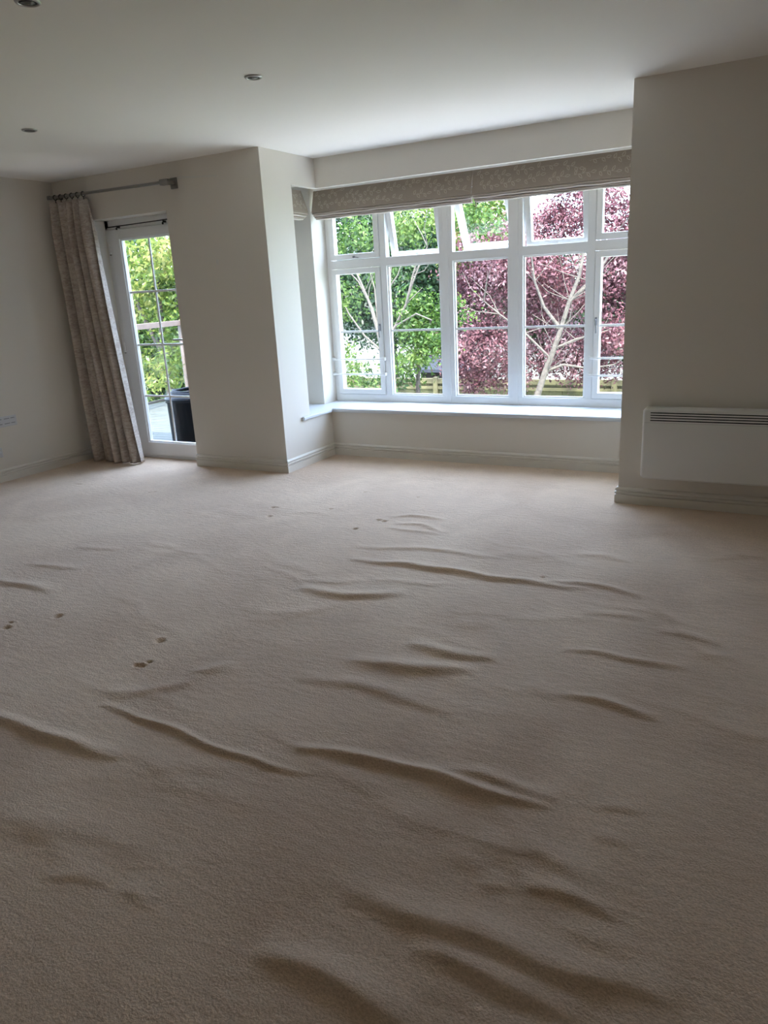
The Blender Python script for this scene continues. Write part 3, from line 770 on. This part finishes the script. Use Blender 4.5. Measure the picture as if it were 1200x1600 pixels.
def blind(name, label, width, to_world, seed, H0=.155, parent=None, group=None):
    """width along u; to_world(u, depth, z): depth grows into the room"""
    ztop, zc, zb = HH + .015, 2.03, 1.968
    r_ = random.Random(seed)
    d_top, d_c = .0, .05
    root = empty(name, to_world(width / 2, 0, ztop)); tag(root, label, 'roman blind', group)
    def face(u, v):                                   # v: metres down from the top
        k = v / (ztop - zc); return to_world(u, d_top + (d_c - d_top) * k + .0012, ztop - v)
    b = MB(root.location)
    b0 = [(0, ztop), (d_c, zc), (d_c - .008, zc - .004), (-.02, ztop - .02), (-.02, ztop)]
    def ext(prof, ua, ub, mi=0):
        n = len(prof); v = [to_world(ua, d, z) for d, z in prof] + [to_world(ub, d, z) for d, z in prof]
        b.add(v, [list(range(n)), list(range(2 * n - 1, n - 1, -1))] + [[i, i + n, (i + 1) % n + n, (i + 1) % n] for i in range(n)], mi)
    ext([(d_top, ztop), (d_c, zc), (d_c + .001, zc - .004), (d_c - .004, zc - .006), (d_c - .006, zc), (d_top - .006, ztop)], 0, width)
    ext([(-.006, ztop + .0), (-.03, ztop), (-.03, ztop - .03), (-.006, ztop - .03)], 0.003, width - .003)
    # leaf sprigs
    Hf = ztop - zc
    for row in range(2):
        u = -.03 + row * .09
        while u < width:
            cv0 = Hf * (.27 + .45 * row) + r_.uniform(-.008, .008); cu0 = u + r_.uniform(-.01, .01); bend = r_.uniform(-.9, .9); a0 = r_.uniform(-.22, .22); flip = r_.choice([-1, 1])
            stem = []
            for q in range(9):
                w_ = q / 8; stem.append((cu0 + w_ * .115, cv0 + math.sin(a0) * w_ * .1 + bend * .022 * w_ * w_))
            inside = lambda p_, e=.007: .008 < p_[0] < width - .008 and e < p_[1] < Hf - e
            for p_, q_ in zip(stem[:-1], stem[1:]):
                if inside(p_) and inside(q_): b.add([face(p_[0], p_[1] - .0011), face(q_[0], q_[1] - .0011), face(q_[0], q_[1] + .0011), face(p_[0], p_[1] + .0011)], [(0, 1, 2, 3)], 1)
            for q, side in ((0, 1), (2, -1), (4, 1), (6, -1), (8, 0)):
                side *= flip; p_ = stem[q]; a2 = a0 + side * 1.0; L = r_.uniform(.036, .044); e_ = (p_[0] + L * math.cos(a2), p_[1] + L * math.sin(a2))
                if inside(p_) and inside(e_, .004): leaf_strip(b, face, p_[0], p_[1], a2, L, r_.uniform(.0105, .013), .0026)
            u += .178
    b.build('front_panel', [BLIND, BLINDLEAF], root)
    # pleats stacked behind the front panel's fold
    st = [(d_c - .002, zc - .006, .016), (d_c - .014, zc - .022, .015), (d_c - .026, zc - .037, .014), (d_c - .038, zc - .050, .012)]
    for k, (d, z, h) in enumerate(st):
        b = MB(root.location); n = 7; N = 40
        prof = [(d - .035, z + .008), (d - .012, z + .008), (d - .006, z), (d, z - h * .25), (d + .001, z - h * .6), (d - .005, z - h), (d - .035, z - h)]
        m = len(prof); v = []
        ins = .002 + .004 * k
        for i in range(N + 1):
            uu_ = ins + (width - 2 * ins) * i / N; wv = .0016 * math.sin(uu_ * 14 + k * 1.9 + seed) + .0011 * math.sin(uu_ * 31 + k)
            v += [to_world(uu_, dd, zz + wv) for dd, zz in prof]
        f = [[i * m + j, i * m + (j + 1) % m, (i + 1) * m + (j + 1) % m, (i + 1) * m + j] for i in range(N) for j in range(m)]
        f += [list(range(m)), [N * m + j for j in range(m - 1, -1, -1)]]
        b.add(v, f, 0); b.build('pleat', BLINDLIN if k % 2 else BLIND, root)
    return root
YBL = 5.675
bl = blind('roman_blind', 'taupe leaf-print roman blind on the left half of the wide bay window', 1.44, lambda u, d, z: Vector((-3.705 + u, YBL - d, z)), 3)
br = blind('roman_blind', 'taupe leaf-print roman blind on the right half of the wide bay window', 1.395, lambda u, d, z: Vector((-2.262 + u, YBL - d, z)), 8)
blind('roman_blind', 'narrow taupe leaf-print roman blind in the left side of the bay', .37, lambda u, d, z: Vector((-3.695 + d * 1.15, 5.105 + u, z - .012)), 5)
b = MB((-2.265, YBL - .03, 1.955)); b.lathe([(0, .012), (.003, .010), (.006, -.012), (.0065, -.02), (.004, -.024), (0, -.024)], (-2.228, YBL - .035, 1.958), 14); b.tube([(-2.228, YBL - .033, 1.968), (-2.228, YBL - .033, 2.02)], .001, 6)
b.build('cord_pull', mat('pale_wood_pull', (.6, .52, .38), .5), br)

# ================================================================ PANEL HEATER
hx0, hx1, hz0, hz1 = -.772, .25, .188, .621; hy = Y2 - .09
ht = empty('panel_heater', ((hx0 + hx1) / 2, Y2, hz0)); tag(ht, 'white wall-mounted electric panel heater with slotted grille on the right pier', 'heater')
bm = bmesh.new()
def rrect(x0, x1, z0, z1, r, y, n=8):
    out = []
    for (cx, cz, a0) in ((x1 - r, z1 - r, 0), (x0 + r, z1 - r, 90), (x0 + r, z0 + r, 180), (x1 - r, z0 + r, 270)):
        for k in range(n + 1):
            a_ = R(a0 + 90 * k / n); out.append((cx + r * math.cos(a_), y, cz + r * math.sin(a_)))
    return out
b = MB(ht.location)
rings = [rrect(hx0 + .004, hx1 - .004, hz0 + .004, hz1 - .004, .02, Y2 - .012), rrect(hx0, hx1, hz0, hz1, .024, Y2 - .02), rrect(hx0, hx1, hz0, hz1, .024, hy + .014), rrect(hx0 + .002, hx1 - .002, hz0 + .002, hz1 - .002, .024, hy + .006), rrect(hx0 + .007, hx1 - .007, hz0 + .007, hz1 - .007, .022, hy + .001), rrect(hx0 + .013, hx1 - .013, hz0 + .013, hz1 - .013, .018, hy)]
nn = len(rings[0]); vv = sum(rings, [])
fs = [[i * nn + j, i * nn + (j + 1) % nn, (i + 1) * nn + (j + 1) % nn, (i + 1) * nn + j] for i in range(len(rings) - 1) for j in range(nn)]
b.add(vv, fs, 0, True)
b.add(rings[0], [list(range(nn))])
# front face in strips, leaving four open slots
fx0, fx1, fz0, fz1 = hx0 + .013, hx1 - .013, hz0 + .013, hz1 - .013
gxa, gxb = hx0 + .044, hx1 - .044
b.build('casing', HEATW, ht)
slots = [(.5895, .596), (.5745, .581), (.5595, .566), (.5445, .551)]
b = MB(ht.location)
fr = rrect(fx0, fx1, fz0, fz1, .018, hy); n8 = len(fr)
# front plate = border faces around the grille rectangle
gr = [(gxb, hy, slots[0][1]), (gxa, hy, slots[0][1]), (gxa, hy, slots[-1][0]), (gxb, hy, slots[-1][0])]
vs = fr + gr; q = n8 // 4; fs = []
for c_ in range(4):
    base = c_ * q; gidx = n8 + c_
    for k in range(q - 1): fs.append([base + k, base + k + 1, gidx])
    fs.append([base + q - 1, (base + q) % n8, n8 + (c_ + 1) % 4, gidx])
b.add(vs, fs)
for k in range(3):
    za, zb_ = slots[k + 1][1], slots[k][0]; b.box(gxa - .001, gxb + .001, hy, hy + .004, za, zb_)
fpl = b.build('front_plate', HEATW, ht)
b = MB(ht.location); b.box(gxa - .004, gxb + .004, hy + .008, hy + .03, slots[-1][0] - .004, slots[0][1] + .004); b.build('grille_cavity', SLOT, ht)
b = MB(ht.location); b.box(hx0 + .012, hx1 - .012, hy - .0007, hy + .001, .5335, .5350); b.build('seam', SEAM, fpl)
b = MB(ht.location)
for x in (hx0 + .18, hx1 - .18):
    b = MB((x, Y2, hz0)); b.box(x - .03, x + .03, Y2 - .0125, Y2 + .001, hz0 + .05, hz1 - .05); b.build('wall_bracket', GREYP, ht)

# ================================================================ SOCKETS ON THE LEFT WALL
s = empty('wall_socket', (XL, 3.88, .487)); tag(s, 'wide pale multi-outlet plate on the left wall near the frame edge', 'wall socket')
b = MB(s.location); b.cbox(XL - .001, XL + .010, 3.70, 3.962, .446, .532, .003); pl_ = b.build('plate', PLATE, s)
for yy, w_ in ((3.925, .022), (3.87, .03), (3.80, .03)):
    for zz in (.511, .471):
        b = MB((XL, yy, zz)); b.cbox(XL + .008, XL + .0125, yy - w_ * .8, yy + w_ * .8, zz - .003, zz + .003, .001); b.build('outlet', GREYP, pl_)
b = MB((XL, 3.77, .245)); b.cbox(XL - .001, XL + .012, 3.69, 3.776, .205, .285, .004); b.lathe([(0, .016), (.012, .015), (.014, .010)], (XL, 3.75, .245), 16, axis=Vector((1, 0, 0)))
o = b.build('blank_plate', PLATE); tag(o, 'small white wall plate low down under the wide socket plate', 'wall plate')

# ================================================================ DOWNLIGHTS
def downlight(x, y, label):
    e = empty('downlight', (x, y, HT)); tag(e, label, 'downlight', 'recessed ceiling downlights')
    b = MB(e.location); b.lathe([(.030, -.0005), (.031, -.006), (.036, -.0075), (.041, -.006), (.044, -.003), (.0445, .001)], (x, y, HT), 40); b.build('bezel', CHROME, e)
    b = MB(e.location); b.lathe([(.032, -.001), (.032, -.0045), (.0, -.0035)], (x, y, HT), 32); b.build('recess', SLOT, e)
    b = MB(e.location); b.lathe([(.022, -.0040), (.021, -.0065), (.012, -.0075), (0, -.008)], (x, y, HT), 32); b.build('lamp', LAMPGL, e)
downlight(-2.452, 3.301, 'small round recessed downlight nearest the middle of the ceiling')
downlight(-4.159, 3.327, 'small round recessed downlight farthest left, towards the curtain')
downlight(-2.466, 2.056, 'round recessed downlight cut by the top edge, nearest the camera')

# ================================================================ OUTSIDE: BALCONY
b = MB()
for k in range(36):
    y = 4.99 + k * .1; xr_ = XA - .55 if y < 6.05 else -4.45 - (y - 6.05) * .53
    b.box(-8.2, xr_, y, y + .094, -.09, -.05); b.box(-8.2, xr_, y, y + .1, -.28, -.092)
dk = b.build('balcony_deck', DECK, kind='structure')
rl = empty('balcony_railing', (-7.9, 7.9, -.05)); tag(rl, 'pale handrail over clear glass panels around the balcony', 'railing')
def along(a, c, t_): return a + (c - a) * t_
A_, B_ = Vector((-7.25, 6.0, 0)), Vector((-8.35, 9.5, 0))
A_ = Vector((-7.40, 5.0, 0)); B_ = Vector((-7.98, 8.40, 0)); E_ = Vector((-5.78, 8.50, 0)); G_ = Vector((-4.58, 6.12, 0))
def rbar(b, p, q, z0, z1, w):
    d = (q - p).normalized(); n_ = Vector((-d.y, d.x, 0)) * w / 2
    vs = [(*(v.xy), z) for v in (p + n_, q + n_, q - n_, p - n_) for z in (z0, z1)]
    b.add(vs, [(0, 2, 4, 6), (1, 7, 5, 3), (0, 1, 3, 2), (2, 3, 5, 4), (4, 5, 7, 6), (6, 7, 1, 0)])
for p_, q_ in ((A_, B_), (B_, E_), (E_, G_)):
    b = MB(rl.location); rbar(b, p_, q_, 1.03, 1.10, .09); b.build('handrail', RAILM, rl)
    b = MB(rl.location); rbar(b, p_, q_, .02, .05, .04); b.build('bottom_rail', DARKM, rl)
    for k in range(3):
        u_, w_ = p_ + (q_ - p_) * (k / 3 + .02), p_ + (q_ - p_) * ((k + 1) / 3 - .02)
        b = MB(rl.location); rbar(b, u_, w_, .05, .93, .010); b.build('glass_panel', GLASS, rl)
        b = MB(rl.location); c_ = p_ + (q_ - p_) * ((k + 1) / 3); b.cbox(c_.x - .025, c_.x + .025, c_.y - .025, c_.y + .025, -.05, 1.04); b.build('post', RAILM, rl)

# black tub with a folded sheet on top
bx, by = -5.335, 5.63
tb = empty('plastic_tub', (bx, by, -.05)); tag(tb, 'tall black round plastic tub standing outside the balcony door glass', 'tub')
b = MB(tb.location)
b.lathe([(0, .0), (.215, 0), (.225, .03), (.232, .45), (.245, .455), (.247, .485), (.238, .49), (.235, .455), (.22, .44), (0, .43)], (bx, by, -.05), 48); b.build('body', BIN, tb)
b = MB(tb.location); b.lathe([(.0, .50), (.18, .505), (.236, .497), (.250, .482), (.252, .492), (.240, .512), (.19, .528), (0, .532)], (bx, by, -.05), 48)
lid = b.build('lid', BINLID, tb)
for k in range(3):
    b = MB(tb.location); z = -.05 + .536 + k * .014; rr_ = .20 - k * .02
    b.tube([(bx + rr_ * math.cos(t_) * 1.05, by + rr_ * math.sin(t_), z + .006 * math.sin(3 * t_ + k)) for t_ in [i * math.pi * 2 / 30 for i in range(31)]], .010, 8, caps=False); b.build('coil', BINLID, lid)
b = MB(); b.box(-4.20, -4.08, Y1 + T, 6.0, -.05, 2.3); b.build('wall_light_block', DECK, kind='structure')  # added, out of view: holds light back from the bay's side window

# ================================================================ OUTSIDE: GARDEN
GZ = -2.35
b = MB(); b.box(-40, 30, 6.0, 60, GZ - .3, GZ); b.box(-40, -8.5, -14, 6.0, GZ - .3, GZ); b.box(-40, 30, -14, -2.1, GZ - .3, GZ); b.build('garden_ground', GRASS, kind='structure')
b = MB(); b.box(-12, 4, 6.02, 11.2, GZ - .1, GZ + .03); b.build('bounce_ground', PALE, kind='structure')  # unseen pale slab, added to bounce daylight up to the ceiling
b = MB(); b.box(XL - T, XE + T, YB - T, Y1 + T, GZ, -.36); b.box(XA - .5, XR + .4, Y1 + T, 6.0, GZ, -.36); b.build('storey_below', RENDER, kind='structure')
def fence():
    e = empty('garden_fence', (-5, 14.5, GZ)); tag(e, 'weathered olive wooden fence across the garden behind the trees', 'fence')
    x = -16.0
    while x < 6:
        b = MB((x, 14.5, GZ)); n = 15; w = 1.83 / n
        for k in range(n):
            h = random.uniform(-.012, .012); b.box(x + k * w, x + (k + 1) * w - .004, 14.49 + random.uniform(0, .012), 14.52, GZ, -.60 + h)
        b.build('fence_panel', FENCE, e)
        b = MB((x, 14.46, GZ)); b.box(x, x + 1.83, 14.45, 14.49, -.72, -.66); b.box(x, x + 1.85, 14.44, 14.54, -.60, -.50); b.build('fence_rail', FENCE, e)
        b = MB((x, 14.5, GZ)); b.box(x - .05, x + .05, 14.43, 14.53, GZ, -.47); b.build('fence_post', FENCE, e)
        x += 1.86
fence()
# white house behind the fence, and a dark shed roof
hs = empty('white_house', (-8, 26, GZ)); tag(hs, 'white rendered low building showing in gaps behind the plum tree', 'building')
b = MB(hs.location); b.box(-26, 4, 25, 31, GZ, .45); b.build('wall', WHITEW, hs)
b = MB(hs.location); b.prism([(24.7, .42), (31.3, .42), (28, 1.7)], 0, -26.3, 4.3); b.build('roof', PALE, hs)
sh = empty('garden_shed', (-6.5, 16.2, GZ)); tag(sh, 'dark slate-blue roofed shed peeping over the fence beside the green bush', 'shed')
b = MB(sh.location); b.box(-7.5, -6.35, 15.4, 16.9, GZ, -.44); b.build('wall', BARKD, sh)
b = MB(sh.location); b.prism([(15.25, -.47), (17.05, -.47), (17.05, -.40), (16.1, -.18), (15.25, -.40)], 0, -7.6, -6.25); b.build('roof', ROOF, sh)

def foliage(name, blobs, per_m3, size, m, parent, seed, clump=.16, flat=.8):
    rg = np.random.RandomState(seed); pts = []; nrm = []
    for (x, y, z, r) in blobs:
        n = int(per_m3 * r ** 2.3); nc = max(6, n // 26)
        d = rg.normal(size=(nc, 3)); d /= np.linalg.norm(d, axis=1)[:, None]
        c = d * (rg.uniform(.15, 1.0, nc) ** .55 * r)[:, None] * np.array([1.05, .9, .95])
        k = rg.randint(0, nc, n); off = rg.normal(size=(n, 3)) * clump * np.array([1, 1, .6])
        pts.append(c[k] + off + np.array([x, y, z])); nrm.append(d[k] + rg.normal(size=(n, 3)) * .9 + np.array([0, -.1, .6]))
    P = np.concatenate(pts); N = np.concatenate(nrm); N /= np.linalg.norm(N, axis=1)[:, None]
    n = len(P); A = np.cross(N, rg.normal(size=(n, 3))); A /= np.linalg.norm(A, axis=1)[:, None]; B = np.cross(N, A)
    S = (size * rg.uniform(.6, 1.3, n))[:, None]
    q = [P - A * S, P + B * S * .48 - A * S * .1 + N * S * .12, P + A * S, P - B * S * .48 - A * S * .1 + N * S * .12]
    V = np.stack(q, 1).reshape(-1, 3) - np.array(world_of(parent))
    idx = np.arange(n) * 4; F = np.stack([idx, idx + 1, idx + 2, idx, idx + 2, idx + 3], 1).reshape(-1, 3)
    me = bpy.data.meshes.new(name); me.vertices.add(len(V)); me.vertices.foreach_set('co', V.ravel())
    me.loops.add(F.size); me.loops.foreach_set('vertex_index', F.ravel().astype(np.int32))
    me.polygons.add(len(F)); me.polygons.foreach_set('loop_start', (np.arange(len(F)) * 3).astype(np.int32)); me.polygons.foreach_set('loop_total', np.full(len(F), 3, np.int32))
    me.update(calc_edges=True); me.materials.append(m)
    o = bpy.data.objects.new(name, me); C.objects.link(o); o.parent = parent; return o
def tree(name, base, label, cat, trunks, bark, group=None):
    e = empty(name, base); tag(e, label, cat, group)
    b = MB(base)
    for pts, r0_, r1_ in trunks:
        n = len(pts); b.tube(pts, [r0_ + (r1_ - r0_) * i / (n - 1) for i in range(n)], 8)
    b.build('trunk', bark, e); return e
tw = random.Random(4)
def twigs(src, n, L, r_):
    out = []
    for _ in range(n):
        p = Vector(tw.choice(src)); d = Vector((tw.uniform(-1, 1), tw.uniform(-.6, .6), tw.uniform(.1, 1))).normalized(); l = L * tw.uniform(.5, 1.2)
        m_ = p + d * l * .5 + Vector((tw.uniform(-.06, .06), 0, tw.uniform(-.05, .05))); out.append(([p, m_, m_ + (d + Vector((tw.uniform(-.4, .4), 0, tw.uniform(-.1, .4)))) * l * .5], r_, r_ * .4))
    return out
base = (-3.95, 11.75, GZ)
tr = [([base, (-3.85, 11.75, -1.5)] + plum_trunk, .070, .022), (pb1, .032, .012), (pb2, .032, .012), (pb3, .022, .010), (pb4, .020, .009), (pb5, .022, .009)] + twigs(plum_trunk[3:] + pb1 + pb2 + pb3 + pb4 + pb5, 44, .7, .008)
e = tree('plum_tree', base, 'purple-leaved plum tree with a pale forked trunk in the right of the bay view', 'tree', tr, BARK)
foliage('foliage', PLUM + [(-3.45, 12.5, 2.45, .32), (-2.95, 12.6, 2.75, .30), (-3.95, 12.7, 2.25, .30), (-4.35, 12.6, 1.95, .3)], 12500, .033, L_PLUM, e, 11, .13)
base = (-7.2, 10.25, GZ)
tr = [([base, (-7.1, 10.25, -1.4)] + gt, .07, .026), (g1, .022, .010), (g2, .018, .008), (g3, .018, .008), (g4, .026, .010), (g5, .016, .007), (g6, .018, .008), (g7, .014, .007), (g8, .012, .006), (g9, .016, .007)] + twigs(g1 + g2 + g4 + g5 + g6, 14, .5, .008)
e = tree('birch_tree', base, 'green tree with fanning pale branches in the left of the bay view', 'tree', tr, BARK)
foliage('foliage', GREEN[:4] + GREEN[7:11] + GREEN[12:13] + [(-6.66, 10.9, .12, .26), (-6.42, 10.9, -.25, .18), (-6.83, 11.0, .42, .18)], 7500, .038, L_GREEN, e, 12, .14)
e = tree('garden_bush', (-5.15, 10.5, GZ), 'bright green bush below the second window light from the left', 'bush', [([(-5.15, 10.5, GZ), (-5.2, 10.5, -.8), (-5.15, 10.5, .3), (-4.95, 10.6, .9)], .06, .015)], BARKD)
foliage('foliage', GREEN[3:7] + GREEN[11:12] + GREEN[13:14] + [(-5.2, 10.5, -.8, .45), (-5.1, 10.5, -1.4, .5)], 9500, .036, L_GREEN, e, 13, .12)
# row of dark trees beyond the fence
e = tree('lime_tree', (-5.45, 15.6, GZ), 'yellow-green tree crown behind the third top light of the bay window', 'tree', [([(-5.45, 15.6, GZ), (-5.5, 15.6, 0), (-6.0, 15.6, 2.6)], .10, .03)], BARKD)
foliage('foliage', [(-6.3, 15.6, 2.9, .55), (-6.9, 15.6, 3.2, .5), (-5.75, 15.6, 2.75, .5), (-6.4, 15.6, 2.1, .6), (-5.6, 15.6, 2.1, .55)], 5200, .05, L_YELL, e, 60, .17)
groups = [((-12.6, 18, GZ), [4 + 10, 0, 3], 'dark green tree at the far left beyond the fence'), ((-9.4, 17.6, GZ), [1, 4], 'tall dark green tree directly behind the pale branched tree'), ((-7.8, 17.2, GZ), [2, 7, 5, 6], 'dark green tree behind the second window light'),
          ((-5.6, 18.2, GZ), [8, 9, 16], 'dark green tree behind the left side of the purple tree'), ((-4.2, 18, GZ), [10], 'low dark green tree behind the purple tree trunk'), ((-2.8, 16.6, GZ), [11, 12, 13, 15], 'dark green tree behind the right edge of the purple tree')]
for k, (bs, ix, lb) in enumerate(groups):
    top = max(DARK[i][2] for i in ix)
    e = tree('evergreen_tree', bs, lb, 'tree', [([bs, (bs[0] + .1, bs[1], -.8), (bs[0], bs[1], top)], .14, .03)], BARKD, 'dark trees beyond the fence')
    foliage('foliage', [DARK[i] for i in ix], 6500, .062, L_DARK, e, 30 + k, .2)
base = (-9.1, 9.1, GZ)
e = tree('maple_tree', base, 'yellow-green broadleaf tree filling the balcony door glass', 'tree', [([base, (-9.0, 9.1, -1), (-9.05, 9.1, .6), (-8.9, 9.0, 2.0)], .12, .03), ([(-9.05, 9.1, .4), (-8.6, 9.0, 1.0), (-8.4, 8.9, 1.7)], .05, .02), ([(-9.05, 9.1, .5), (-9.5, 9.2, 1.1), (-9.8, 9.3, 1.6)], .05, .02)], BARKD)
foliage('foliage', YELLOW, 4600, .05, L_YELL, e, 50, .15)
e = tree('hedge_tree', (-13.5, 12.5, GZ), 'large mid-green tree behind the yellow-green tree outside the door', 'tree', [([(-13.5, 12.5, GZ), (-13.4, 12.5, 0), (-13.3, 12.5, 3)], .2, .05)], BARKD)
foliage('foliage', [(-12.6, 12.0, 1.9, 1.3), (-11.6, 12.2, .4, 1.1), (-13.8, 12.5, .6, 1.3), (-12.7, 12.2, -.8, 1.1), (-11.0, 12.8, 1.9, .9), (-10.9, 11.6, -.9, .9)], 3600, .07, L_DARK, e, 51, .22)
